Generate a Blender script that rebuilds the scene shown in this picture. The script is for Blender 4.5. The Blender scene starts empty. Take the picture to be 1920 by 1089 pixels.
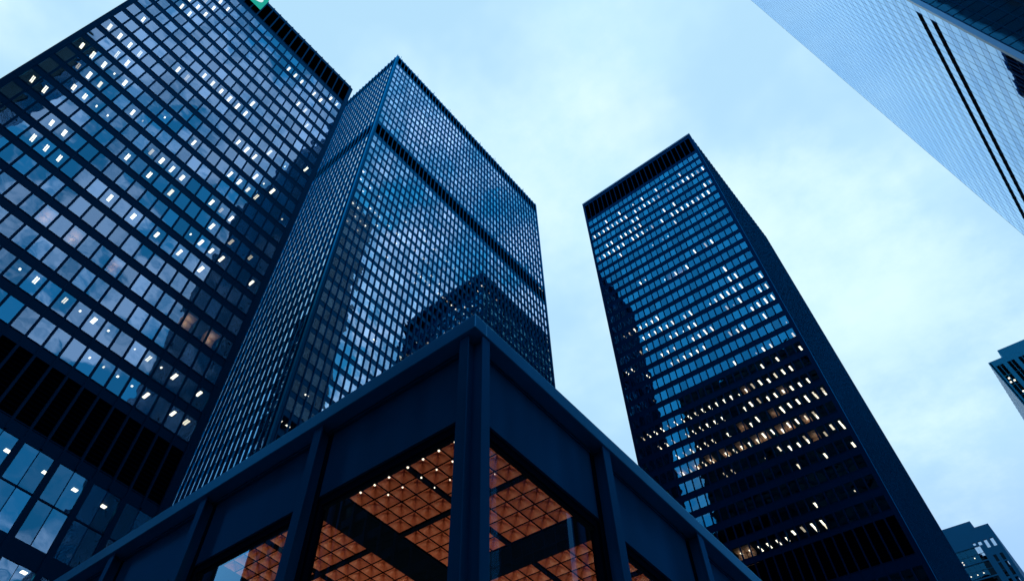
import bpy, math, random
from mathutils import Vector, Matrix
random.seed(7)
scn = bpy.context.scene
COL = scn.collection

# ------------------------------------------------------------------ camera
FPX, PX, PY = 1279.2334, 793.611, 490.8735          # focal length and optical axis, in pixels of the 1920 px wide photograph
YAW, PIT, ROL = -0.7137793, 0.9479204, 0.1378260
fw = Vector((math.cos(PIT)*math.cos(YAW), math.cos(PIT)*math.sin(YAW), math.sin(PIT)))
r0 = Vector((math.sin(YAW), -math.cos(YAW), 0)); u0 = r0.cross(fw)
rt = math.cos(ROL)*r0 + math.sin(ROL)*u0
up = -math.sin(ROL)*r0 + math.cos(ROL)*u0
cam_data = bpy.data.cameras.new('camera'); cam = bpy.data.objects.new('camera', cam_data); COL.objects.link(cam)
cam.matrix_world = Matrix(((rt.x, up.x, -fw.x, 0), (rt.y, up.y, -fw.y, 0), (rt.z, up.z, -fw.z, 0), (0, 0, 0, 1)))
cam_data.sensor_width = 36; cam_data.sensor_fit = 'HORIZONTAL'; cam_data.lens = 36*FPX/1920
cam_data.shift_x = (960-PX)/1920; cam_data.shift_y = -(544.5-PY)/1920
cam_data.clip_start = 0.1; cam_data.clip_end = 6000
scn.camera = cam
def project(p):
    d = fw.dot(p)
    if d <= 0.1: return None
    return PX + FPX*rt.dot(p)/d, PY - FPX*up.dot(p)/d

# ------------------------------------------------------------------ sky, sun, exposure
SUN_EL, SUN_AZ = math.radians(12), math.radians(172)
W = bpy.data.worlds.new('World'); scn.world = W; W.use_nodes = True
nt = W.node_tree; N = nt.nodes; LK = nt.links; N.clear()
def nd(t, **k):
    n = N.new(t)
    for a, v in k.items(): setattr(n, a, v)
    return n
def mth(op, a, b=None, c=None):
    n = nd('ShaderNodeMath', operation=op)
    for i, v in enumerate((a, b, c)):
        if v is None: continue
        if isinstance(v, (int, float)): n.inputs[i].default_value = v
        else: LK.new(v, n.inputs[i])
    return n.outputs[0]
def mixc(f, a, b, bt='MIX'):
    n = nd('ShaderNodeMix', data_type='RGBA', blend_type=bt)
    for i, v in ((0, f), (6, a), (7, b)):
        if isinstance(v, (int, float)): n.inputs[i].default_value = v
        elif isinstance(v, tuple): n.inputs[i].default_value = (*v, 1)
        else: LK.new(v, n.inputs[i])
    return n.outputs[2]
def ramp(v, lo, hi):
    n = nd('ShaderNodeMapRange', interpolation_type='SMOOTHSTEP')
    LK.new(v, n.inputs[0]); n.inputs[1].default_value = lo; n.inputs[2].default_value = hi
    return n.outputs[0]
SKY_STRENGTH = 0.1
sky = nd('ShaderNodeTexSky', sky_type='NISHITA', sun_disc=False, sun_elevation=SUN_EL, sun_rotation=SUN_AZ, altitude=100, air_density=1.0, dust_density=1.5, ozone_density=2.0)
tc = nd('ShaderNodeTexCoord'); sep = nd('ShaderNodeSeparateXYZ'); LK.new(tc.outputs['Generated'], sep.inputs[0])
dx, dy, dz = sep.outputs
den = mth('ADD', mth('MAXIMUM', dz, 0.0), 0.12)
cmb = nd('ShaderNodeCombineXYZ'); LK.new(mth('DIVIDE', dx, den), cmb.inputs[0]); LK.new(mth('DIVIDE', dy, den), cmb.inputs[1])
def noise(scale, detail, rough, off):
    m = nd('ShaderNodeMapping'); m.inputs[1].default_value = off; LK.new(cmb.outputs[0], m.inputs[0])
    n = nd('ShaderNodeTexNoise'); LK.new(m.outputs[0], n.inputs['Vector'])
    n.inputs['Scale'].default_value = scale; n.inputs['Detail'].default_value = detail; n.inputs['Roughness'].default_value = rough
    return n.outputs['Fac']
n_big = noise(1.7, 5, 0.55, (3.1, 1.7, 0)); n_mid = noise(5.5, 6, 0.6, (0.4, 7.2, 2))
base = mixc(0.5, sky.outputs[0], (3.8, 6.9, 10.8))            # thin even cloud over the clear sky
hazy = mixc(ramp(dz, 0.40, 0.72), (3.4, 6.2, 10.8), (5.4, 8.6, 10.9))
base = mixc(0.8, base, hazy)
cloud = mixc(ramp(n_mid, 0.3, 0.75), (6.0, 9.0, 10.9), (8.2, 10.5, 11.3))
amount = mth('MULTIPLY', ramp(n_big, 0.45, 0.62), mth('ADD', mth('MULTIPLY', ramp(dz, 0.45, 0.66), 0.75), 0.12))
col = mixc(amount, base, cloud)
vd = nd('ShaderNodeVectorMath', operation='DOT_PRODUCT'); LK.new(tc.outputs['Generated'], vd.inputs[0]); vd.inputs[1].default_value = Vector((0.06, -0.70, 0.70)).normalized()
bank = mth('MULTIPLY', ramp(mth('ADD', vd.outputs['Value'], mth('MULTIPLY', mth('SUBTRACT', n_mid, 0.5), 0.10)), 0.965, 1.01), 0.6)
col = mixc(bank, col, (8.0, 10.6, 11.2))
# the quarter of the sky behind the photographer: broken cloud, grey violet banks with deep blue gaps
back = ramp(mth('MULTIPLY', dx, -1.0), 0.20, 0.32)
n_b = noise(6.5, 6, 0.62, (5.5, 2.2, 4))
gap = mth('MULTIPLY', mth('SUBTRACT', 1.0, ramp(dz, 0.54, 0.60)), ramp(dz, 0.42, 0.46))
brk = mixc(mth('MULTIPLY', ramp(n_b, 0.42, 0.60), mth('SUBTRACT', 1.0, mth('MULTIPLY', gap, 0.9))), (0.4, 4.4, 9.0), (8.6, 11.6, 17.0))
col = mixc(back, col, brk)
side = mth('MULTIPLY', ramp(dy, 0.26, 0.42), ramp(dz, 0.475, 0.50))
n_s = noise(5.0, 5, 0.58, (1.5, 9.2, 6))
brk2 = mixc(ramp(n_s, 0.54, 0.70), (0.7, 6.4, 13.5), (5.6, 8.4, 13.0))
col = mixc(side, col, brk2)
low = ramp(dz, -0.02, 0.1)
col = mixc(low, (1.0, 1.6, 2.4), col)
bg = nd('ShaderNodeBackground'); LK.new(col, bg.inputs[0]); bg.inputs[1].default_value = SKY_STRENGTH
wo = nd('ShaderNodeOutputWorld'); LK.new(bg.outputs[0], wo.inputs[0])

sun_d = bpy.data.lights.new('sun', 'SUN'); sun_d.energy = 0.5; sun_d.angle = math.radians(20); sun_d.color = (1, 0.93, 0.85)
sun = bpy.data.objects.new('sun', sun_d); COL.objects.link(sun)
sun.rotation_euler = Vector((math.sin(SUN_AZ)*math.cos(SUN_EL), math.cos(SUN_AZ)*math.cos(SUN_EL), math.sin(SUN_EL))).to_track_quat('Z', 'Y').to_euler()   # low behind the right tower
scn.view_settings.view_transform = 'Standard'; scn.view_settings.look = 'None'
scn.view_settings.gamma = 1; scn.view_settings.exposure = 0
scn.cycles.max_bounces = 10; scn.cycles.transparent_max_bounces = 12; scn.cycles.glossy_bounces = 5; scn.cycles.diffuse_bounces = 3
scn.cycles.sample_clamp_indirect = 4; scn.cycles.caustics_reflective = False; scn.cycles.caustics_refractive = False

# ------------------------------------------------------------------ materials
def new_mat(name):
    m = bpy.data.materials.new(name); m.use_nodes = True
    global N, LK
    N = m.node_tree.nodes; LK = m.node_tree.links; N.clear()
    return m
def paint(name, c, rough=0.45, var=0.25, scale=0.6, ior=1.5, bump=0.0, metal=0.0, spec=(0.25, 0.6, 1.0)):
    m = new_mat(name)
    g = nd('ShaderNodeNewGeometry')
    n = nd('ShaderNodeTexNoise'); n.inputs['Scale'].default_value = scale; n.inputs['Detail'].default_value = 6; LK.new(g.outputs['Position'], n.inputs['Vector'])
    k = mixc(n.outputs['Fac'], tuple(v*(1-var) for v in c), tuple(v*(1+var) for v in c))
    b = nd('ShaderNodeBsdfPrincipled'); LK.new(k, b.inputs['Base Color'])
    r = nd('ShaderNodeMapRange'); LK.new(n.outputs['Fac'], r.inputs[0]); r.inputs[3].default_value = rough*0.85; r.inputs[4].default_value = rough*1.15
    LK.new(r.outputs[0], b.inputs['Roughness']); b.inputs['IOR'].default_value = ior; b.inputs['Specular Tint'].default_value = (*spec, 1); b.inputs['Metallic'].default_value = metal
    if bump:
        n2 = nd('ShaderNodeTexNoise'); n2.inputs['Scale'].default_value = scale*30; LK.new(g.outputs['Position'], n2.inputs['Vector'])
        bp = nd('ShaderNodeBump'); bp.inputs['Distance'].default_value = bump; LK.new(n2.outputs['Fac'], bp.inputs['Height']); LK.new(bp.outputs[0], b.inputs['Normal'])
    o = nd('ShaderNodeOutputMaterial'); LK.new(b.outputs[0], o.inputs[0])
    return m
def steel(name, c, tint, ior=1.5, rough=0.4, var=0.2, scale=0.1, streak=False):
    """dark blue-black painted steel: matt colour under a blue-tinted sheen"""
    m = new_mat(name)
    g = nd('ShaderNodeNewGeometry')
    n = nd('ShaderNodeTexNoise'); n.inputs['Scale'].default_value = scale; n.inputs['Detail'].default_value = 7
    mp_ = nd('ShaderNodeMapping'); mp_.inputs[3].default_value = (5, 5, 0.5) if streak else (1, 1, 1)
    LK.new(g.outputs['Position'], mp_.inputs[0]); LK.new(mp_.outputs[0], n.inputs['Vector'])
    k = mixc(n.outputs['Fac'], tuple(v*(1-var) for v in c), tuple(v*(1+var) for v in c))
    d = nd('ShaderNodeBsdfDiffuse'); LK.new(k, d.inputs[0])
    gl = nd('ShaderNodeBsdfGlossy'); gl.inputs['Color'].default_value = (*tint, 1)
    r = nd('ShaderNodeMapRange'); LK.new(n.outputs['Fac'], r.inputs[0]); r.inputs[3].default_value = rough*0.8; r.inputs[4].default_value = rough*1.2; LK.new(r.outputs[0], gl.inputs['Roughness'])
    fr = nd('ShaderNodeFresnel'); fr.inputs[0].default_value = ior
    mx = nd('ShaderNodeMixShader'); LK.new(fr.outputs[0], mx.inputs[0]); LK.new(d.outputs[0], mx.inputs[1]); LK.new(gl.outputs[0], mx.inputs[2])
    o = nd('ShaderNodeOutputMaterial'); LK.new(mx.outputs[0], o.inputs[0])
    return m
def glass(name, ior, gain, tint, trans, wave=0.0025, wl=0.35):
    """coated window glass: a mirror layer by angle over a tinted clear pane, slightly wavy"""
    m = new_mat(name)
    g = nd('ShaderNodeNewGeometry')
    n = nd('ShaderNodeTexNoise'); n.inputs['Scale'].default_value = wl; n.inputs['Detail'].default_value = 1.5; LK.new(g.outputs['Position'], n.inputs['Vector'])
    bp = nd('ShaderNodeBump'); bp.inputs['Distance'].default_value = wave; bp.inputs['Strength'].default_value = 1.0
    h = mth('MULTIPLY', n.outputs['Fac'], 10.0); LK.new(h, bp.inputs['Height'])
    fr = nd('ShaderNodeFresnel'); fr.inputs[0].default_value = ior
    f = mth('MINIMUM', mth('MULTIPLY', fr.outputs[0], gain), 0.96)
    gl = nd('ShaderNodeBsdfGlossy'); gl.inputs['Color'].default_value = (*tint, 1); gl.inputs['Roughness'].default_value = 0.0; LK.new(bp.outputs[0], gl.inputs['Normal'])
    tr = nd('ShaderNodeBsdfTransparent'); tr.inputs[0].default_value = (*trans, 1)
    mx = nd('ShaderNodeMixShader'); LK.new(f, mx.inputs[0]); LK.new(tr.outputs[0], mx.inputs[1]); LK.new(gl.outputs[0], mx.inputs[2])
    o = nd('ShaderNodeOutputMaterial'); LK.new(mx.outputs[0], o.inputs[0])
    return m
def glass_set(name, ior, gain, tint, trans, wave=0.0025, wl=0.35, spread=0.16):
    return [glass(name, ior, gain*k, tuple(min(1, t*q) for t in tint), trans, wave, wl) for k, q in ((1, 1), (1-spread, .94), (1+spread, 1.04), (1-spread*.5, 1.0))]
def lamp_mat(name, c, s):
    m = new_mat(name)
    e = nd('ShaderNodeEmission'); e.inputs[0].default_value = (*c, 1); e.inputs[1].default_value = s
    o = nd('ShaderNodeOutputMaterial'); LK.new(e.outputs[0], o.inputs[0])
    m.cycles.emission_sampling = 'NONE'
    return m
STEEL = steel('black_blue_steel', (0.0008, 0.023, 0.054), (0.08, 0.5, 1.0), 1.4, 0.42, 0.45, 0.5, True)
COPING = steel('skylit_flashing', (0.002, 0.075, 0.170), (0.2, 0.7, 1.0), 1.7, 0.3, 0.5, 0.8)  # cornice flashing, colour lightened for the extra sky light it catches
STEEL_L = steel('tower_steel', (0.0002, 0.003, 0.011), (0.02, 0.34, 0.72), 1.36, 0.42)
STEEL_C = steel('tower_steel_gloss', (0.0004, 0.013, 0.042), (0.02, 0.50, 0.95), 1.62, 0.33)
STEEL_R = steel('tower_steel_satin', (0.0004, 0.013, 0.047), (0.005, 0.20, 0.45), 1.5, 0.36)
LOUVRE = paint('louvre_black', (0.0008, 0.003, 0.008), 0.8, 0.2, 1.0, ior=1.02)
DARK = paint('dark_interior', (0.004, 0.016, 0.028), 0.8, 0.3, 0.2, ior=1.2)
WARM = paint('pale_partition', (0.30, 0.20, 0.15), 0.7, 0.3, 0.6)
GL_L = glass_set('glass_bronze_grey', 2.35, 1.75, (0.50, 0.74, 0.95), (0.55, 0.62, 0.60))
GL_C = glass_set('glass_silver_blue', 2.6, 2.2, (0.64, 0.86, 1.0), (0.5, 0.56, 0.56))
GL_R = glass_set('glass_deep_blue', 2.35, 1.4, (0.28, 0.76, 1.0), (0.6, 0.64, 0.62), 0.0015)
GL_P = glass('glass_plate', 1.52, 3.2, (0.38, 0.80, 1.0), (0.86, 0.82, 0.78), 0.0003, 0.25)
GL_G = glass('glass_pale', 1.5, 2.3, (0.47, 0.69, 1.0), (0.3, 0.36, 0.4), 0.0006, 0.2)
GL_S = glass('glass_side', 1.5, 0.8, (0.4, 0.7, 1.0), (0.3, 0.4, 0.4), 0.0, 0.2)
LAMP = lamp_mat('office_lamp', (1.0, 0.90, 0.75), 3.8)
LAMPS = [LAMP, LAMP, lamp_mat('office_lamp_soft', (1.0, 0.86, 0.68), 2.2), lamp_mat('office_lamp_dim', (1.0, 0.82, 0.62), 1.0)]
LAMP_W = lamp_mat('warm_lamp', (1.0, 0.86, 0.68), 2.6)
DARKGL = paint('dark_glazing', (0.002, 0.010, 0.018), 0.12, 0.2, 0.2, ior=1.35, spec=(0.2, 0.5, 0.8))
GRANITE = paint('granite_paving', (0.20, 0.22, 0.25), 0.8, 0.3, 0.8, bump=0.002)

# ------------------------------------------------------------------ mesh building
class MB:
    def __init__(s): s.v = []; s.f = []; s.mi = []
    def poly(s, pts, m=0):
        i = len(s.v); s.v += [tuple(p) for p in pts]; s.f.append(tuple(range(i, i+len(pts)))); s.mi.append(m)
    def box(s, a, b, m=0):
        (x0, y0, z0), (x1, y1, z1) = a, b
        x0, x1 = sorted((x0, x1)); y0, y1 = sorted((y0, y1)); z0, z1 = sorted((z0, z1))
        i = len(s.v)
        s.v += [(x0,y0,z0),(x1,y0,z0),(x1,y1,z0),(x0,y1,z0),(x0,y0,z1),(x1,y0,z1),(x1,y1,z1),(x0,y1,z1)]
        for q in ((0,3,2,1),(4,5,6,7),(0,1,5,4),(1,2,6,5),(2,3,7,6),(3,0,4,7)): s.f.append(tuple(i+j for j in q)); s.mi.append(m)
    def build(s, name, mat, parent=None, bevel=0.0):
        me = bpy.data.meshes.new(name); me.from_pydata(s.v, [], s.f)
        mats = mat if isinstance(mat, (list, tuple)) else [mat]
        for k in mats: me.materials.append(k)
        if len(mats) > 1: me.polygons.foreach_set('material_index', s.mi)
        me.update()
        o = bpy.data.objects.new(name, me); COL.objects.link(o)
        if parent: o.parent = parent
        if bevel:
            b = o.modifiers.new('bevel', 'BEVEL'); b.width = bevel; b.segments = 2; b.limit_method = 'ANGLE'
        return o
def thing(name, label, cat, group=None):
    o = bpy.data.objects.new(name, None); COL.objects.link(o)
    o['label'] = label; o['category'] = cat
    if group: o['group'] = group
    return o
class Face:
    """a facade frame: u along the wall, n outward, z up"""
    def __init__(s, o, u, n): s.o = Vector(o); s.u = Vector(u); s.n = Vector(n)
    def p(s, u, n, z): return s.o + s.u*u + s.n*n + Vector((0, 0, z))
    def box(s, mb, u0, u1, n0, n1, z0, z1, m=0):
        a = s.p(u0, n0, z0); b = s.p(u1, n1, z1); mb.box(a, b, m)
    def quad(s, mb, u0, u1, n, z0, z1, m=0, tu=0.0, tz=0.0):
        w = (u1-u0)/2; h = (z1-z0)/2
        pts = [s.p(u0, n-tu*w-tz*h, z0), s.p(u1, n+tu*w-tz*h, z0), s.p(u1, n+tu*w+tz*h, z1), s.p(u0, n-tu*w+tz*h, z1)]
        if s.u.cross(Vector((0, 0, 1))).dot(s.n) < 0: pts.reverse()
        mb.poly(pts, m)

def panes(root, faces_rows, mat, hide=lambda p: False, biggest=100, tilt=0.004):
    """every pane: the ones that show largest become parts of their own, the rest one part"""
    allp = []
    for F, cells in faces_rows:
        for (u0, u1, z0, z1) in cells:
            c = F.p((u0+u1)/2, 0, (z0+z1)/2); area = 0
            vis = F.n.dot(-c) > 0
            q = [project(F.p(a, 0, b)) for a, b in ((u0, z0), (u1, z0), (u1, z1), (u0, z1))]
            if vis and all(q) and not hide(c):
                cx = sum(k[0] for k in q)/4; cy = sum(k[1] for k in q)/4
                if -20 < cx < 1940 and -20 < cy < 1110:
                    area = 0.5*abs(sum(q[i][0]*q[(i+1) % 4][1]-q[(i+1) % 4][0]*q[i][1] for i in range(4)))
            allp.append((area, F, u0, u1, z0, z1))
    allp.sort(key=lambda t: -t[0])
    rest = MB(); k = 0; ms = mat if isinstance(mat, list) else [mat]
    for (area, F, u0, u1, z0, z1) in allp:
        tu, tz = random.gauss(0, tilt), random.gauss(0, tilt); q = random.randrange(len(ms))
        if k < biggest and area > 0:
            mb = MB(); F.quad(mb, u0, u1, 0, z0, z1, 0, tu, tz); mb.build('window', ms[q], root); k += 1
        else: F.quad(rest, u0, u1, 0, z0, z1, q, tu, tz)
    if rest.f:
        o = rest.build('window', ms, root); o['kind'] = 'stuff'
def mullion(root, F, u, z0, z1, mat, d=0.15, w=0.17, base=0.02):
    mb = MB()
    F.box(mb, u-w/2-0.04, u+w/2+0.04, -0.05, base+0.025, z0, z1)          # frame against the glass
    F.box(mb, u-0.025, u+0.025, base+0.025, d-0.03, z0, z1)               # web
    F.box(mb, u-w/2, u+w/2, d-0.03, d, z0, z1)                            # outer flange
    return mb.build('mullion', mat, root)
def louvre(F, mb, u0, u1, z0, z1, step=0.45, back=0.5):
    F.box(mb, u0, u1, -back-0.1, -back, z0, z1)
    z = z0+0.1
    while z < z1-0.1:
        pts = [F.p(u0, -back+0.02, z+0.22), F.p(u1, -back+0.02, z+0.22), F.p(u1, -back+0.3, z), F.p(u0, -back+0.3, z)]
        mb.poly(pts); z += step
def lamps(root, F, rows, tops, start, sign, depths, size, mat, lift=0.12, biggest=100):
    lst = []
    for r, s in rows.items():
        for w in s.split():
            cl = w[-1] if not w[-1].isdigit() else ''
            c = int(w.rstrip('bst')); u = start + sign*(c+0.5)*1.524
            small = cl in ('s', 't')
            q = F.p(u, 0, tops[r]); slope = q.z/abs(q.dot(F.n))
            d = min(depths['b' if cl in 'bt' and cl else 'a'], (0.80 if cl in 'bt' and cl else 0.62)*2.45/slope)
            lst.append((u + random.uniform(-.05, .05), d, tops[r]+lift, small))
    key = []
    for (u, d, z, small) in lst:
        c = F.p(u, -d, z); key.append((-(0.3 if small else 1)/c.length_squared, u, d, z, small))
    key.sort(key=lambda t: t[0]); rest = MB()
    for i, (_, u, d, z, small) in enumerate(key):
        mb = MB() if i < biggest else rest
        w, l = (size[0]*0.5, size[1]*0.28) if small else size
        l = min(l, d*1.15)
        w *= random.uniform(0.85, 1.1); l *= random.uniform(0.85, 1.1)
        q = random.choices((0, 2, 3), (0.72, 0.17, 0.11))[0]
        if random.random() < 0.3 and not small:
            F.box(mb, u-w/2, u-0.03, -d-l/2, -d+l/2, z-0.07, z-0.02, q); F.box(mb, u+0.03, u+w/2, -d-l/2, -d+l/2, z-0.07, z-0.02, q)
        else: F.box(mb, u-w/2, u+w/2, -d-l/2, -d+l/2, z-0.07, z-0.02, q)
        if i < biggest: mb.build('ceiling_light', LAMPS, root)
    if rest.f: rest.build('ceiling_light', LAMPS, root)['kind'] = 'stuff'

# ------------------------------------------------------------------ ground
g = MB(); g.poly([(-3000,-3000,-1.6),(3000,-3000,-1.6),(3000,3000,-1.6),(-3000,3000,-1.6)])
o = g.build('ground', paint('asphalt', (0.05, 0.055, 0.06), 0.9, 0.3, 0.5)); o['kind'] = 'structure'
g = MB(); g.poly([(-60,-150,-1.596),(110,-150,-1.596),(110,38,-1.596),(-60,38,-1.596)])
o = g.build('plaza', GRANITE); o['kind'] = 'structure'

X, Yv, Zv = Vector((1,0,0)), Vector((0,1,0)), Vector((0,0,1))
GRD = -1.6

# ------------------------------------------------------------------ left tower
P = 1.524
tL = [119.1-3.663*k for k in range(22)]
LL = {0:"0 1", 1:"2 3 5 6 7 16 17", 2:"17 18", 3:"3 4 17 18 19", 4:"2 18 19", 6:"8", 7:"0 8 9 10 11 12 13 20", 8:"2s 4 14 15", 9:"5 6 7 18 19 20 21", 10:"2 3s 4 18 19", 11:"0s 3 4 5 6 10 13s 17 18s 19 20 21", 12:"14s 15 18 19 20", 13:"4 5 6 9 10 11 12 16s 17s 18 19", 14:"1 3 5 9 11 13 20 21", 15:"0 3 4 5 6s 17 18", 16:"4 6 8 10 12 16 17 18", 20:"0 2 3s 4 5s 7s 8 9s 10 12 13s", 21:"0 1 3 4s 5s 6s 7s"}
LC = {17:"0 2 14 29 31 33", 18:"0 2 4 10 15 17 20 22 26 28", 19:"1", 20:"3 4 5 7 9 11 13 15 16", 21:"0 1 5 7 9 17 19 25 27s 29s", 22:"1 2 3 14 15 16 17 19 20 21 22 23", 23:"0 2 8 14 23s 24s", 25:"21s", 27:"18", 30:"9", 36:"2", 38:"0 1"}
LR = {1:"4 7s 9 12 14s 17 20", 2:"0 1 2 3 4 5 6 7 9 10 11 12 13 14 16 17 18 19 20 21 22 23", 3:"14 15", 4:"0 1 7 9 14 15 16 17 18 20 21", 5:"1 2 3 4 5 6 7 8 10 12 13s 14 15 16 18 19 20 21 22 23", 6:"8 19", 7:"3s 10s 11s 13s", 10:"4 5 7 16s 17b", 11:"9 11 13s", 13:"4", 14:"3 4 16 17b 18b 19b 20 21b 22b", 15:"0 3 4 5 6 7b 8t 11 12b 14 15b 16 17b 18b 19b", 16:"0 1 4 5t 6b 11b 12b 13t 14b 15b 19b 20b", 17:"0 1 2 3b 9 10 11b 12b 15b 16b 17b 22b 23b", 18:"2 5 6b 7 11b 12b 13b 14b 15b 16b 20b", 19:"0t", 20:"0b 3b 4b 5t 8b 20s", 21:"0b 3b 5b", 22:"2 3 4 5b 6 7 8b 9t 10b 11b 12b 13b 14b 15b 16b 17b 18b 19b 20b 21b 22b 23b", 23:"1b 2b 3b 4b 5b 6b 7 8 9b 12b 13b 14b 15b 16b 17b 19b 20b 21b", 24:"0 0b 1 1b 2 2b 3 4 5 5b 8 9b 12b 14b 15b 16b 17b 18b 19b", 25:"2 2b 3 4 5 6b 7 8 9b 10b 11b 12b 13b 15b 16b 17b 18b 19b", 26:"0 0b 1 2b 4 4b 5b 6b 7 9t 13b 14b", 27:"0b 3b 6b", 29:"2t 6b", 30:"6 6b 7 7b 8 9 10b 11b 12b 13b 14b 15b"}

def tower(root, faces, rows, wh, louvres, roof, zbase, body, steel, gl, corners, par=0.9, hide=lambda p: False, extra_cells=None, tilt=0.002, mz=None, dull=(), md=0.15):
    """faces: list of (Face, first mullion u, number of modules, u start, u end). rows: window tops. louvres: (z0, z1).
    body: (x0, x1, y0, y1) outer glass planes."""
    x0, x1, y0, y1 = body
    # floors and core seen through the glass
    mb = MB()
    for t in rows:
        e = 0.25
        z = t+0.12
        mb.box((x0+e, y0+e, z), (x1-e, y1-e, z+0.5))
    lo = min(rows)-wh-1.2
    mb.box((x0+7, y0+7, zbase), (x1-7, y1-7, roof-1))
    for (z0, z1) in louvres: mb.box((x0+0.7, y0+0.7, z0-0.2), (x1-0.7, y1-0.7, z1+0.2))
    mb.build('interior', DARK, root)
    # spandrels: one band round the building per floor, between window heads and the sills above
    edges = sorted([(t-wh, t) for t in rows] + list(louvres), reverse=True)
    bands = []; top = roof
    for (z0, z1) in edges:
        if top-z1 > 0.02: bands.append((z1, top))
        top = z0
    bands.append((zbase, top))
    for i, (z0, z1) in enumerate(bands):
        if extra_cells and i == len(bands)-1: z0 = extra_cells
        mb = MB()
        for (F, m0, n, ua, ub) in faces:
            F.box(mb, ua, ub, -0.28, 0.02, z0, z1)
            if i and z1-z0 < 3: F.box(mb, ua, ub, 0.021, 0.075, z1-0.10, z1-0.02)       # sill
        nm = 'parapet' if i == 0 else 'spandrel'
        if i == 0:
            mb.box((x0+0.3, y0+0.3, roof-0.6), (x1-0.3, y1-0.3, roof-0.2))
        mb.build(nm, steel, root)
    for (z0, z1) in louvres:
        mb = MB()
        for (F, m0, n, ua, ub) in faces: louvre(F, mb, ua, ub, z0, z1)
        mb.build('louvre_band', LOUVRE, root)
    fr = []
    for (F, m0, n, ua, ub) in faces:
        cells = []
        for t in rows:
            for k in range(n):
                cells.append((m0+k*P+0.06, m0+(k+1)*P-0.06, t-wh-0.01, t+0.01))
        if F in dull:
            mb = MB()
            for (a, b, c, d) in cells: F.quad(mb, a, b, 0, c, d)
            mb.build('window', GL_S, root)['kind'] = 'stuff'
        else: fr.append((F, cells))
        for k in range(n+1): mullion(root, F, m0+k*P, mz if mz is not None else zbase, roof+0.05, steel, d=md)
    panes(root, fr, gl, hide, tilt=tilt)
    for c in corners:
        mb = MB(); mb.box(c[0], c[1]); mb.build('corner_column', steel, root)
    # plain rear walls
    return root

XL = 52.15
T1 = thing('office_tower', 'dark tower with a green sign on its louvred top, filling the left of the photo', 'office tower', 'black steel office towers')
F1 = Face((XL, 0, 0), (0, -1, 0), (-1, 0, 0))                 # u = distance to the right (south)
F1s = Face((XL, -20.75, 0), (1, 0, 0), (0, -1, 0))
rows1 = tL
tower(T1, [(F1, 19.95-22*P, 22, -14.15, 20.2), (F1s, 0.75, 35, 0.3, 55)], rows1, 2.5, [(120.86, 127.6), (33.0, 38.57)], 128.6, GRD, (XL, XL+55, -20.75, 14.15), STEEL_L, GL_L,
      [((XL+0.02, -20.7, GRD), (XL+0.9, -20.05, 128.45)), ((XL-0.05, 13.55, GRD), (XL+0.6, 14.2, 128.6))], extra_cells=31.77, mz=31.9, tilt=0.003)
# tall windows below the louvre band
mb = MB(); cells = []
for k in range(-3, 8):
    a = 19.95-(2*k+1)*P+0.25+P; 
    for h in (0, 1):
        cells += [(a+h*1.27+0.02, a+(h+1)*1.27-0.02, 28.66, 31.77), (a+h*1.27+0.02, a+(h+1)*1.27-0.02, 25.45, 28.54)]
    mb = MB(); F1.box(mb, a-0.48, a+0.0, -0.3, 0.16, GRD, 31.9); mb.build('pier', STEEL_L, T1)
    mb = MB(); F1.box(mb, a+1.24, a+1.30, -0.1, 0.05, 25.45, 31.77); F1.box(mb, a, a+2.54, -0.1, 0.05, 28.54, 28.66); mb.build('window_bar', STEEL_L, T1)
mb = MB(); F1.box(mb, -14.15, 20.2, -0.3, 0.03, 24.03, 25.45); F1.box(mb, 20.2, 20.7, -0.3, 0.03, GRD, 31.8); mb.build('spandrel', STEEL_L, T1)
for k in range(-3, 8):
    a = 19.95-(2*k+1)*P+0.25+P
    for h in (0, 1): cells.append((a+h*1.27+0.02, a+(h+1)*1.27-0.02, 18.0, 24.03))
for i, (a, b, c, d) in enumerate(cells):
    mb = MB(); F1.quad(mb, a, b, -0.02, c, d, 0, random.gauss(0, .004), random.gauss(0, .004)); mb.build('window', random.choice(GL_L), T1)
mb = MB(); F1.box(mb, -14.15, 20.2, -0.3, 0.03, GRD, 18.0); mb.build('spandrel', STEEL_L, T1)
mb = MB(); mb.box((XL+0.3, -20, 31.9), (XL+54, 13.5, 32.6)); mb.box((XL+0.3, -20, 24.2), (XL+54, 13.5, 24.9)); mb.box((XL+6, -20, GRD), (XL+7, 13.5, 33)); mb.build('ceiling', DARK, T1)
lamps(T1, F1, LL, tL, 19.95, -1, {'a': 1.1, 'b': 1.1}, (0.34, 0.95), LAMP)
for (u, d, z) in ((10.9, 2.2, 31.85), (13.6, 2.2, 31.85), (16.3, 2.2, 31.85), (7.6, 2.2, 31.85), (13.1, 0.9, 24.15), (10.0, .9, 24.15)):
    mb = MB(); F1.box(mb, u-0.22, u+0.22, -d-0.22, -d+0.22, z-0.07, z-0.02); mb.build('ceiling_light', LAMP, T1)

def warm_room(root, F, u0, u1, z, depth, watts):
    """a pale ceiling and back wall with a warm bulb under it"""
    mb = MB(); F.box(mb, u0, u1, -depth, -0.3, z-0.03, z); F.box(mb, u0, u1, -depth-0.1, -depth, z-2.6, z); mb.build('ceiling', WARM, root)
    ld = bpy.data.lights.new('bulb', 'POINT'); ld.energy = watts; ld.color = (1, 0.76, 0.52); ld.shadow_soft_size = 0.08
    o = bpy.data.objects.new('bulb', ld); COL.objects.link(o); o.location = F.p((u0+u1)/2, -depth*0.75, z-0.45); o.parent = root
for (r, c) in ((18, 14), (18, 12), (18, 9), (18, 3), (18, 1)):
    u = 19.95-(c+1)*P
    warm_room(T1, F1, u+.05, u+P-.05, tL[r]+0.1, 1.5, 16)

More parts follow.
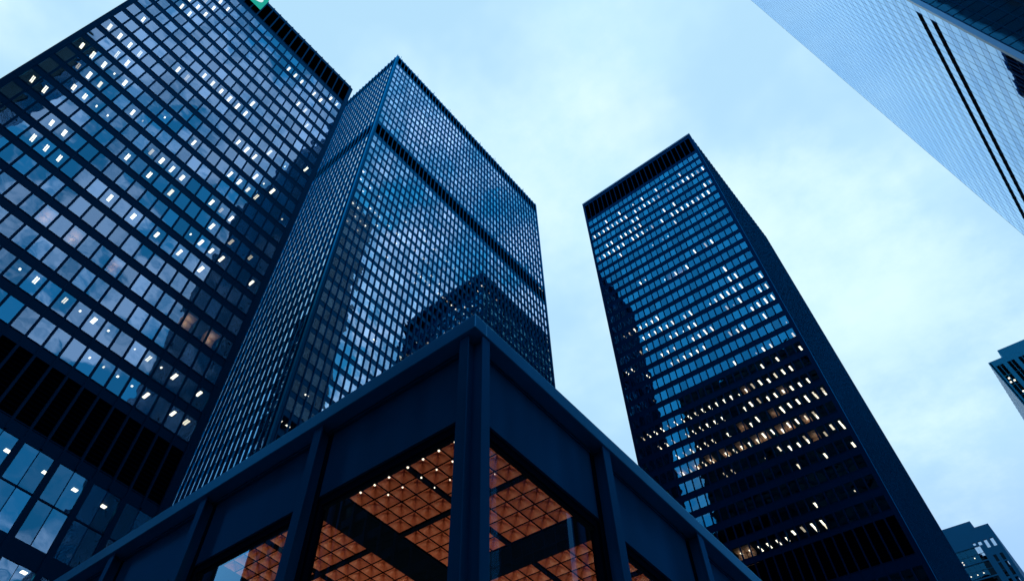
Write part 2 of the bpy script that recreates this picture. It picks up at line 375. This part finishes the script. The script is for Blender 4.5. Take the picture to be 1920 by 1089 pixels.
# green sign on the louvres
S1 = thing('sign', 'green square sign with white letters on the louvred top of the left tower', 'sign')
FS = Face((XL-0.35, 0, 0), (0, -1, 0), (-1, 0, 0))
SG = lamp_mat('sign_green', (0.02, 0.50, 0.40), 0.75); SW = lamp_mat('sign_white', (0.75, 0.95, 1.0), 0.95)
sr, sb, sw, sh = -1.45, 122.6, 5.9, 5.4
mb = MB(); FS.box(mb, sr-sw, sr, 0, 0.35, sb, sb+sh); mb.build('panel', SG, S1, 0.03)
def ring(mb, F, out, inn, n0, n1):
    k = len(out)
    for i in range(k):
        j = (i+1) % k
        a, b, c, d = out[i], out[j], inn[j], inn[i]
        mb.poly([F.p(a[0], n1, a[1]), F.p(b[0], n1, b[1]), F.p(c[0], n1, c[1]), F.p(d[0], n1, d[1])])
        mb.poly([F.p(a[0], n0, a[1]), F.p(b[0], n0, b[1]), F.p(b[0], n1, b[1]), F.p(a[0], n1, a[1])])
        mb.poly([F.p(d[0], n1, d[1]), F.p(c[0], n1, c[1]), F.p(c[0], n0, c[1]), F.p(d[0], n0, d[1])])
def dshape(cx0, cx1, z0, z1, k=16):
    r = (z1-z0)/2; pts = [(cx0, z0)]
    for i in range(k+1):
        a = -math.pi/2+math.pi*i/k
        pts.append((cx1-min(r, (cx1-cx0)*.75)+min(r, (cx1-cx0)*.75)*math.cos(a), (z0+z1)/2+r*math.sin(a)))
    pts.append((cx0, z1)); return pts
mb = MB(); ring(mb, FS, dshape(sr-3.3, sr-0.65, sb+0.75, sb+sh-0.75), dshape(sr-2.4, sr-1.55, sb+1.7, sb+sh-1.7), 0.352, 0.42); mb.build('letter', SW, S1)
mb = MB(); FS.box(mb, sr-5.4, sr-2.5, 0.352, 0.40, sb+sh-1.7, sb+sh-0.75); FS.box(mb, sr-4.6, sr-3.65, 0.352, 0.40, sb+0.75, sb+sh-1.701); mb.build('letter', SW, S1)

# ------------------------------------------------------------------ centre tower
XC, BC = 70.17, 37.4
T2 = thing('office_tower', 'tallest black tower in the middle, its sharp corner facing the camera, silvery windows', 'office tower', 'black steel office towers')
F2 = Face((XC, 0, 0), (0, -1, 0), (-1, 0, 0))
F2l = Face((XC, -BC, 0), (1, 0, 0), (0, 1, 0))
tC = [214.2-3.75*k for k in range(12)] + [161.2-3.655*k for k in range(41)]
hid = lambda p: p.z < 75 - 0.25*max(0, -p.y-40)
def hide2(p):
    q = project(p)
    if q[0] < 890: return q[1] > 605-0.623*(q[0]-889)
    return q[1] > 605+0.915*(q[0]-891)
tower(T2, [(F2, 37.97, 48, BC+0.3, 111.7), (F2l, 1.13, 23, 0.3, 36.6)], tC, 2.45, [(215.6, 220.4), (163.2, 168.7)], 221.4, GRD, (XC, XC+36.6, -111.7, -BC), STEEL_C, GL_C,
      [((XC-0.12, -BC-0.55, GRD), (XC+0.55, -BC+0.12, 221.4)), ((XC-0.1, -111.8, GRD), (XC+0.5, -111.2, 221.4))], hide=hide2, md=0.26, tilt=0.0025)
lamps(T2, F2, LC, tC, 37.97, 1, {'a': 1.5, 'b': 1.5}, (0.7, 0.36), LAMP)
for i in range(9):
    mb = MB(); u = 39+8.2*i; F2.box(mb, u-.05, u+.05, -0.3, -0.2, 221.4, 224.4); mb.build('lightning_rod', STEEL_C, T2)
for i in range(5):
    mb = MB(); u = 0.6+4.6*i; F2l.box(mb, u-.05, u+.05, -0.3, -0.2, 221.4, 224.4); mb.build('lightning_rod', STEEL_C, T2)

# ------------------------------------------------------------------ right tower
XR, BR = 11.84, 106.4
T3 = thing('office_tower', 'black tower on the right with deep blue windows and many lit ceilings', 'office tower', 'black steel office towers')
F3 = Face((0, -BR, 0), (1, 0, 0), (0, 1, 0))
F3s = Face((XR, -BR, 0), (0, -1, 0), (-1, 0, 0))
F3w = Face((49.4, -BR, 0), (0, -1, 0), (1, 0, 0))
tR = [180.6-3.765*k for k in range(31)]
rowsR = tR + [56.6-3.765*k for k in range(14)]
tower(T3, [(F3, 12.37, 24, XR, 49.4), (F3s, 0.5, 30, 0.3, 46.6), (F3w, 0.5, 30, 0.3, 46.6)], rowsR, 2.35, [(182.2, 190.2), (58.3, 64.3)], 191.6, GRD, (XR, 49.4, -BR-46.6, -BR), STEEL_R, GL_R,
      [((XR-0.12, -BR-0.5, GRD), (XR+0.5, -BR+0.12, 191.6)), ((48.95, -BR-0.5, GRD), (49.52, -BR+0.12, 191.6))], dull=(F3s,), tilt=0.0012)
mb = MB(); F3.box(mb, XR-0.15, 49.55, -0.4, 0.17, 191.66, 192.3); mb.build('coping', paint('pale_coping', (0.35, 0.38, 0.5), 0.5), T3)
lamps(T3, F3, LR, tR, 12.37, 1, {'a': 1.55, 'b': 2.65}, (0.30, 1.5), LAMP)

for c in (3, 5, 6, 8, 9, 11, 13, 15, 17, 19):
    u = 12.37+c*P; warm_room(T3, F3, u+.05, u+P-.05, tR[25]+0.1, 3.0, 30)
for (r, c) in ((23, 4), (24, 6), (22, 8), (30, 15), (30, 14), (24, 10), (26, 3), (11, 12), (11, 11), (11, 10)):
    u = 12.37+c*P; warm_room(T3, F3, u+.05, u+P-.05, tR[r]+0.1, 2.4, 14)

# ------------------------------------------------------------------ pavilion
U = 4.76
T4 = thing('pavilion', 'low black steel pavilion with a coppery coffered ceiling lit behind plate glass', 'pavilion')
ac, bc = 0.8807*U, 1.0*U; zc0, zc1 = 1.5511*U, 1.607*U
af, bf = 0.887*U, 1.0133*U; dp = 0.05*U                       # outer flange planes, depth of the mullions
ag, bg_ = af+dp, bf+dp                                        # fascia planes
zf = 1.291*U
XE, BE = ac+42, bc+44
FA = Face((0, -bg_, 0), (1, 0, 0), (0, 1, 0))                 # face towards the north: u = x
FB = Face((ag, 0, 0), (0, -1, 0), (-1, 0, 0))                 # face towards the west: u = -y
mb = MB()
mb.box((ac, -bc-0.25, zc0), (XE, -bc, zc1)); mb.box((ac, -BE, zc0+.001), (ac+0.25, -bc-0.2501, zc1))
mb.box((ac+.02, -BE, zc1-0.05), (XE, -bc-0.02, zc1+0.05))
mb.build('cornice', COPING, T4, 0.012)
mb = MB(); mb.box((ac+0.2501, -BE, zc0-0.05), (XE, -bc-0.2501, zc0)); mb.build('roof', STEEL, T4)
lA = [0.935*U] + [1.593*U + 0.668*U*k for k in range(11)]
lB = [1.0585*U] + [1.6864*U + 0.608*U*k for k in range(12)]
fw2 = 0.042*U/2
for i, u in enumerate(lA):
    mb = MB(); w = 0.017*U if i == 0 else fw2
    FA.box(mb, u-w, u+w, dp-0.02, dp, GRD, zc0-.001); FA.box(mb, u-0.012, u+0.012, 0.012, dp-0.0201, GRD, zc0-.001); FA.box(mb, u-w-.02, u+w+.02, 0.0, 0.012, GRD, zc0-.001, 1)  # black strip behind the web: deep recess shade put into the colour
    mb.build('mullion', [STEEL, LOUVRE], T4)  # LOUVRE here only colours the strip of painted recess shade, no louvre
for i, u in enumerate(lB):
    mb = MB(); w = 0.017*U if i == 0 else fw2
    FB.box(mb, u-w, u+w, dp-0.02, dp, GRD, zc0-.001); FB.box(mb, u-0.012, u+0.012, 0.012, dp-0.0201, GRD, zc0-.001); FB.box(mb, u-w-.02, u+w+.02, 0.0, 0.012, GRD, zc0-.001, 1)  # same black strip, painted for the shade beside the mullion
    mb.build('mullion', [STEEL, LOUVRE], T4)  # LOUVRE here only colours the strip of painted shade, no louvre
mb = MB(); mb.box((ag+0.002, -bg_-0.3, GRD), (ag+0.3, -bg_-0.002, zc0-.001)); mb.build('corner_column', LOUVRE, T4, 0.004)
for L_, F in ((lA, FA), (lB, FB)):
    for i in range(len(L_)-1):
        a, b = L_[i]+0.0005, L_[i+1]-0.0005
        mb = MB(); F.box(mb, a, b, -0.10, -0.004, zf, zc0-.002); mb.build('fascia', STEEL, T4)
        # frame and pane
        mb = MB(); e = 0.11; d0, d1 = -0.16, -0.05
        F.box(mb, a, b, d0, d1, zf-0.13, zf-.001); F.box(mb, a, a+e+.03, d0, d1, GRD, zf-0.1301); F.box(mb, b-e-.03, b, d0, d1, GRD, zf-0.1301)
        F.box(mb, a+e+.03, b-e-.03, d0+.02, d1-.03, zf-0.165, zf-.1301)
        fo = mb.build('window_frame', LOUVRE, T4)
        mb = MB(); F.quad(mb, a+e, b-e, -0.11, GRD, zf-0.12, 0, random.gauss(0, .0015), random.gauss(0, .0015)); mb.build('window', GL_P, T4)
# coffered ceiling
zc = 1.30*U; pz = zc
WOOD = new_mat('coppery_coffer')
gq = nd('ShaderNodeNewGeometry'); mp = nd('ShaderNodeMapping'); mp.inputs[3].default_value = (2, 2, 14); LK.new(gq.outputs['Position'], mp.inputs[0])
nn = nd('ShaderNodeTexNoise'); nn.inputs['Scale'].default_value = 5; nn.inputs['Detail'].default_value = 8; LK.new(mp.outputs[0], nn.inputs['Vector'])
kc = mixc(nn.outputs['Fac'], (0.15, 0.046, 0.024), (0.34, 0.108, 0.054))
bb = nd('ShaderNodeBsdfPrincipled'); LK.new(kc, bb.inputs['Base Color']); bb.inputs['Roughness'].default_value = 0.5
oo = nd('ShaderNodeOutputMaterial'); LK.new(bb.outputs[0], oo.inputs[0])
aS, aF, aT, aW = 0.995*U, 0.5135*U, 0.016*U, 0.1456*U
bS, bF, bT, bW = 1.128*U, 0.491*U, 0.016*U, 0.1255*U
def lines(S, Fd, T, Wd, n):
    cells, beams = [], []; p = S; c = (Fd-T)/8
    for k in range(n):
        for h in (0, 1):
            q = p + h*(4*c+T)
            cells += [(q+j*c, q+(j+1)*c) for j in range(4)]
        beams.append((p+4*c, p+4*c+T)); beams.append((p+Fd, p+Fd+Wd)); p += Fd+Wd
    return cells, beams
ca, ba = lines(aS, aF, aT, aW, 9); cb, bb_ = lines(bS, bF, bT, bW, 10)
mb = MB(); gp = 0.011; G = 12
def rise(u, v):                                                # folded coffer: deepest along its diagonals
    a_, b_ = max(abs(u), abs(v)), min(abs(u), abs(v))
    w = b_/a_ if a_ > 1e-6 else 1.0
    return 0.14*(1-a_)*(0.55+0.45*w**1.3)
for i_, (x0, x1) in enumerate(ca):
    for j_, (y0, y1) in enumerate(cb):
        if i_ < 34 and j_ < 34:
            k0 = len(mb.v)
            for q in range(G+1):
                for r in range(G+1):
                    mb.v.append((x0+gp+(x1-x0-2*gp)*r/G, -(y0+gp+(y1-y0-2*gp)*q/G), pz+rise(2*r/G-1, 2*q/G-1)))
            for q in range(G):
                for r in range(G):
                    a0 = k0+q*(G+1)+r; mb.f.append((a0, a0+1, a0+G+2, a0+G+1)); mb.mi.append(0)
            continue
        A = [(x0+gp, -y0-gp, pz), (x1-gp, -y0-gp, pz), (x1-gp, -y1+gp, pz), (x0+gp, -y1+gp, pz)]
        m_ = ((x0+x1)/2, -(y0+y1)/2, pz+0.17)
        for i in range(4): mb.poly([A[i], A[(i+1) % 4], m_])
mb.build('ceiling', WOOD, T4)
mb = MB(); ex, ey = ca[-1][1]+1, cb[-1][1]+1
mb.box((ag+0.3, -ey, pz+0.21), (ex, -bg_-0.3, pz+0.3))
for (y0, y1) in cb: 
    for y in (y0, y1): mb.box((aS, -y-gp, pz-0.004), (ex, -y+gp, pz+0.02))
for (x0, x1) in ca:
    for x in (x0, x1): mb.box((x-gp, -ey, pz-0.006), (x+gp, -bS, pz+0.022))
mb.build('ceiling_grid', LOUVRE, T4)
mb = MB()
for (x0, x1) in ba: mb.box((x0-.002, -ey, pz-0.03), (x1+.002, -bS, pz+0.1))
for (y0, y1) in bb_: mb.box((aS, -y1-.002, pz-0.034), (ex, -y0+.002, pz+0.098))
mb.box((ag+0.12, -ey, pz-0.036), (aS, -bg_-0.12, pz+0.12)); mb.box((aS+.001, -bS, pz-0.036), (ex, -bg_-0.12, pz+0.12))
mb.build('ceiling_beam', LOUVRE, T4)
for (x, y) in [(ca[i][1], cb[j][0]) for i in range(0, 7) for j in range(0, 4) if i+2*j < 8]:
    mb = MB(); r = 0.012-0.0028*round((y-bS)/0.29); mb.box((x-r, -y-r, pz-0.055), (x+r, -y+r, pz-0.037)); mb.build('ceiling_lamp', LAMP_W, T4)
for (x, b, e, z_) in ((7.4, 7.8, 520, 2.4), (18, 9, 260, 4.0), (9, 20, 260, 4.0)):  # unseen fill lights added to brighten the coffers from below, no fixtures
    ld = bpy.data.lights.new('ceiling_fill', 'AREA'); ld.energy = e; ld.color = (1, 0.66, 0.42); ld.shape = 'RECTANGLE'; ld.size = z_; ld.size_y = z_
    lo_ = bpy.data.objects.new('ceiling_fill', ld); COL.objects.link(lo_); lo_.location = (x, -b, -0.9); lo_.rotation_euler = (math.pi, 0, 0); lo_.parent = T4

# ------------------------------------------------------------------ pale glass tower, upper right
XG, BG = -24.55, 54.5
T5 = thing('glass_tower', 'pale glass tower with two black bands, cut off by the upper right edge', 'office tower')
FG = Face((XG, 0, 0), (0, -1, 0), (1, 0, 0)); FGy = Face((XG, -BG, 0), (-1, 0, 0), (0, 1, 0))
HG = 300.0
PALE = paint('pale_panel', (0.30, 0.42, 0.52), 0.22, 0.06, 0.08, ior=1.9)
PALE2 = glass('pale_glazed_panel', 1.5, 2.6, (0.50, 0.72, 1.0), (0.4, 0.5, 0.6), 0.0006, 0.2)
JOINT = paint('joint_grey', (0.006, 0.05, 0.12), 0.6)
GL_GD = glass('glass_tower_side', 2.0, 0.65, (0.5, 0.8, 1.0), (0.5, 0.55, 0.55), 0.0006)
mb = MB(); mb.box((XG-84+.3, -BG-49.8+.3, GRD), (XG-0.3, -BG-0.3, HG)); mb.build('core', DARK, T5)
mb = MB(); mb.box((XG-0.5, -BG-0.45, GRD), (XG+0.04, -BG+0.04, HG)); mb.build('corner_column', PALE, T5)
zs0 = 94.0 - 3.58*26
cellsG, cellsS, cellsY = [], [], []
nf = int((HG-zs0)/3.58)
b0 = 54.98; nb = 34
for f in range(nf):
    z = zs0+3.58*f
    black = f in (26, 25)
    for k in range(nb):
        u0, u1 = b0+k*1.45, b0+(k+1)*1.45
        if k == nb-1: u1 = 104.2
        if black and 1 <= k < nb-1: pass
        else: cellsG.append((u0+.02, u1-.02, z+.02, z+1.48))
        cellsS.append((u0+.02, u1-.02, z+1.52, z+3.56))
panes(T5, [(FG, cellsG)], GL_G, tilt=0.0012)
mb = MB()
for (a, b, c, d) in cellsS: FG.quad(mb, a, b, 0.0, c, d, 0, random.gauss(0, .001), random.gauss(0, .001))
mb.build('cladding', PALE2, T5)
mb = MB(); FG.box(mb, b0, 104.3, -0.25, -0.02, GRD, HG)
for f in range(nf):
    z = zs0+3.58*f
    for zz in (z, z+1.5): FG.box(mb, b0, 104.3, -0.019, 0.004, zz-.03, zz+.03)
for k in range(nb+1): FG.box(mb, b0+k*1.45-.028, b0+k*1.45+.028, -0.0185, 0.006, GRD, HG)
mb.build('joint', JOINT, T5)
for f in (26, 25):
    z = zs0+3.58*f
    mb = MB(); FG.box(mb, b0+1.45, b0+(nb-1)*1.45, -0.01, 0.008, z+.0, z+1.5)
    for k in range(1, nb): FG.box(mb, b0+k*1.45-.04, b0+k*1.45+.04, 0.0081, 0.05, z, z+1.5, 1)
    mb.build('black_band', [LOUVRE, STEEL_L], T5)
for f in range(nf):
    z = zs0+3.58*f
    for k in range(-1, 57):
        u0, u1 = 0.6+k*1.45, 0.6+(k+1)*1.45
        if k == -1: u0 = 0.05
        cellsY += [(u0+.04, u1-.04, z+.04, z+1.46), (u0+.04, u1-.04, z+1.54, z+3.54)]
panes(T5, [(FGy, cellsY)], GL_GD, biggest=60, tilt=0.0008)
mb = MB(); FGy.box(mb, 0.05, 84, -0.25, -0.05, GRD, HG)
for f in range(nf):
    z = zs0+3.58*f
    for zz in (z, z+1.5): FGy.box(mb, 0.05, 84, -0.05, 0.03, zz-.05, zz+.05)
for k in range(58): FGy.box(mb, 0.6+k*1.45-.045, 0.6+k*1.45+.045, -0.05, 0.035, GRD, HG)
mb.build('window_grid', STEEL_L, T5)
for (u, z) in ((7.2, 88), (7.9, 89.0), (9.3, 92.4)):
    mb = MB(); FGy.box(mb, u-.25, u+.25, -.02, .05, z-.08, z+.08); mb.build('ceiling_light', LAMP, T5)

# ------------------------------------------------------------------ small buildings at the right edge
CONC = paint('blue_grey_concrete', (0.015, 0.13, 0.22), 0.85, 0.15, 0.12, bump=0.01)
T6 = thing('apartment_tower', 'small stepped tower with bright white windows in the lower right corner', 'tower block')
B6 = 260.0
F6 = Face((7.24, -B6, 0), (1, 0, 0), (0, 1, 0)); o6 = 7.24
wins = []
for r, (za, zb) in enumerate(((137.4, 140.1), (132.65, 134.9), (130.1, 132.3), (127.8, 130.0), (123.0, 127.2), (118.4, 122.6), (113.8, 118.0), (109.2, 113.4), (104.6, 108.8))):
    wins += [(8.33-o6, 9.2-o6, za, zb), (10.15-o6, 11.02-o6, za, zb)]
    if r == 0: wins += [(11.86-o6, 12.74-o6, za, zb), (13.5-o6, 14.2-o6, za+1.8, zb)]
bays = [(134.25, 138.75), (129.3, 133.85), (124.7, 128.9), (120.1, 124.3), (115.5, 119.7), (110.9, 115.1), (106.3, 110.5)]
mb = MB()
def wall(mb, F, u0, u1, z0, z1, holes, d=0.4):
    us = sorted({u0, u1, *[h[0] for h in holes], *[h[1] for h in holes]}); zs = sorted({z0, z1, *[h[2] for h in holes], *[h[3] for h in holes]})
    for i in range(len(us)-1):
        j = 0
        while j < len(zs)-1:
            cu = (us[i]+us[i+1])/2
            k = j
            def inside(q): 
                cz = (zs[q]+zs[q+1])/2; return any(h[0] < cu < h[1] and h[2] < cz < h[3] for h in holes)
            if inside(j): j += 1; continue
            while k+1 < len(zs)-1 and not inside(k+1): k += 1
            F.box(mb, us[i], us[i+1], -d, 0, zs[j], zs[k+1]); j = k+1
holes = list(wins)
for (za, zb) in bays: holes += [(12.78-o6, 20.5-o6, za, zb)]
holes = [h for h in holes if not (h[0] == 11.86-o6 or h[0] == 13.5-o6)] + [(11.86-o6, 12.74-o6, 138.8, 140.1), (13.5-o6, 14.2-o6, 139.2, 140.1)]
wall(mb, F6, 0, 40, GRD, 144.6, holes); mb.box((7.24+.02, -B6-40, GRD), (7.24+.4, -B6-.4, 144.6)); mb.box((7.3, -B6-40, 144.2), (47, -B6-.3, 144.5))
mb.build('wall', CONC, T6)
mb = MB(); mb.box((11.35, -B6-30, 144.6), (45, -B6-0.15, 147.1)); mb.build('roof_block', CONC, T6)
mb = MB(); mb.box((10, -B6-39, GRD), (46, -B6-3, 144)); 
for (za, zb) in bays: mb.box((7.9, -B6-3.2, zb+.02), (46, -B6-.45, zb+.4))
mb.build('interior', DARK, T6)
GL_W = glass('glass_bright', 3.5, 2.2, (0.85, 0.95, 1.0), (0.2, 0.3, 0.35), 0.001)
for (a, b, c, d) in wins:
    mb = MB(); F6.quad(mb, a-.02, b+.02, -0.25, c-.02, d+.02, 0, random.gauss(0, .003), random.gauss(0, .003)); w_ = mb.build('window', GL_W, T6)
for (za, zb) in bays:
    zm = (za+zb)/2
    for q in range(2): 
        for c, d in ((za, zm-.03), (zm+.03, zb)):
            mb = MB(); F6.quad(mb, 12.78-o6+.8*q, 12.78-o6+.8*(q+1)-.04, -0.2, c, d, 0, random.gauss(0, .003), random.gauss(0, .003)); mb.build('window', GL_W, T6)
    for q in range(4):
        mb = MB(); F6.quad(mb, 14.42-o6+1.5*q, 14.42-o6+1.5*(q+1)-.05, -0.2, za, zb, 0, 0, -.03); mb.build('window', GL_GD, T6)
    mb = MB(); F6.box(mb, 12.74-o6, 20.5-o6, -.22, -.1, zm-.04, zm+.04); mb.build('window_bar', CONC, T6)
for (x, z) in ((19.64, 135.8), (19.6, 135.0), (15.94, 136.0), (17.7, 131.0), (15.9, 131.1), (19.6, 131.0), (17.6, 129.4), (15.2, 134.4), (18.4, 126.0), (16.2, 126.6)):
    mb = MB(); F6.box(mb, x-o6-.16, x-o6+.16, -1.1, -.8, z-.1, z+.1); mb.build('ceiling_light', LAMP_W, T6)

CONC7 = paint('teal_grey_concrete', (0.03, 0.34, 0.50), 0.85, 0.12, 0.12, bump=0.01)
T7 = thing('concrete_tower', 'blue grey tower with paired dark window strips at the right edge', 'tower block')
B7, X7 = 200.0, -17.2
F7 = Face((X7, -B7, 0), (-1, 0, 0), (0, 1, 0)); F7s = Face((X7, -B7, 0), (0, -1, 0), (1, 0, 0))
mb = MB(); hol = []
st = [0.95, 3.7, 6.45, 9.2, 11.95, 14.7]
for s_ in st: hol += [(s_, s_+.82, 20, 151.35), (s_+.95, s_+1.77, 20, 151.35)]
wall(mb, F7, 0, 18, GRD, 153.3, hol, 0.5); mb.box((X7-17.9, -B7-46, 152.6), (X7-.05, -B7-.5, 153.2))
mb.build('wall', CONC7, T7)
mb = MB(); mb.box((X7-18, -B7-40, 153.3), (X7-3.75, -B7-.1, 156.0)); mb.build('roof_block', CONC7, T7)
mb = MB(); mb.box((X7-18, -B7-46, GRD), (X7-.55, -B7-2.2, 152)); mb.build('interior', DARK, T7)
for s_ in st:
    for q in (0, .95):
        for k in range(36):
            z1 = 151.35-3.6*k
            if k < 14 and s_ < 9:
                mb = MB(); F7.quad(mb, s_+q, s_+q+.82, -.35, z1-3.5, z1, 0, random.gauss(0, .004), random.gauss(0, .004)); mb.build('window', GL_GD, T7)
mb = MB()
for k in range(36):
    z1 = 151.35-3.6*k
    F7.box(mb, 0.9, 17, -.48, -.3, z1-3.6, z1-3.5)
mb.build('spandrel', CONC7, T7)
mb = MB()
PALE7 = paint('pale_cladding', (0.26, 0.38, 0.46), 0.3, 0.1, 0.1)
for k in range(23): F7s.box(mb, 0.05+2*k, 0.05+2*k+1.15, -0.4, 0.05, GRD, 153.0)
mb.build('fin', PALE7, T7)
mb = MB(); F7s.box(mb, 0, 46, -.5, -.2, GRD, 152.9); mb.build('side_wall', CONC7, T7)
for (u, z) in ((1.6, 147.1), (1.35, 145.8), (2.3, 145.9), (2.2, 141.9)):
    mb = MB(); F7.box(mb, u-.2, u+.2, -1.2, -.8, z-.12, z+.12); mb.build('ceiling_light', LAMP, T7)

# ------------------------------------------------------------------ buildings behind the camera, seen only as reflections in the glass
def neighbour(x0, x1, y0, y1, h, label, flush=False):
    T = thing('office_block', label, 'office block')
    mb = MB(); mb.box((x0, y0+.6, GRD), (x1-(.6 if flush else 0), y1, h)); mb.build('wall', DARK if flush else STEEL_L, T)
    F = Face((x0, y0, 0), (1, 0, 0), (0, -1, 0)); FE = Face((x1, y0, 0), (0, 1, 0), (1, 0, 0))
    mb = MB(); e = 0.03 if flush else 0.2
    z = 8
    while z < h-4:
        mb.box((x0, y0-(.02 if flush else 0), z), (x1, y0+.59, z+(.3 if flush else 1.3)))
        z += 3.8
    n = round((x1-x0)/3.05)
    for i in range(n+1): k = x0+(x1-x0)*i/n; mb.box((k-e, y0-e, GRD), (k+e, y0+.4, h))
    mb.build('facade_grid', STEEL_L, T)
    mb = MB(); F.quad(mb, 0, x1-x0, 0.0 if flush else -0.3, GRD, h-1)
    if flush: FE.quad(mb, 0, y1-y0, 0, GRD, h-1)
    mb.build('glazing', GL_GD if flush else DARKGL, T)
    return T
neighbour(5, 90.1, 40.8, 80, 244, 'dark gridded office block mirrored in the pavilion and right tower glass')
neighbour(-110, -79.8, 40.8, 60, 285, 'smooth glass office slab mirrored in the side windows of the pale glass tower', True)
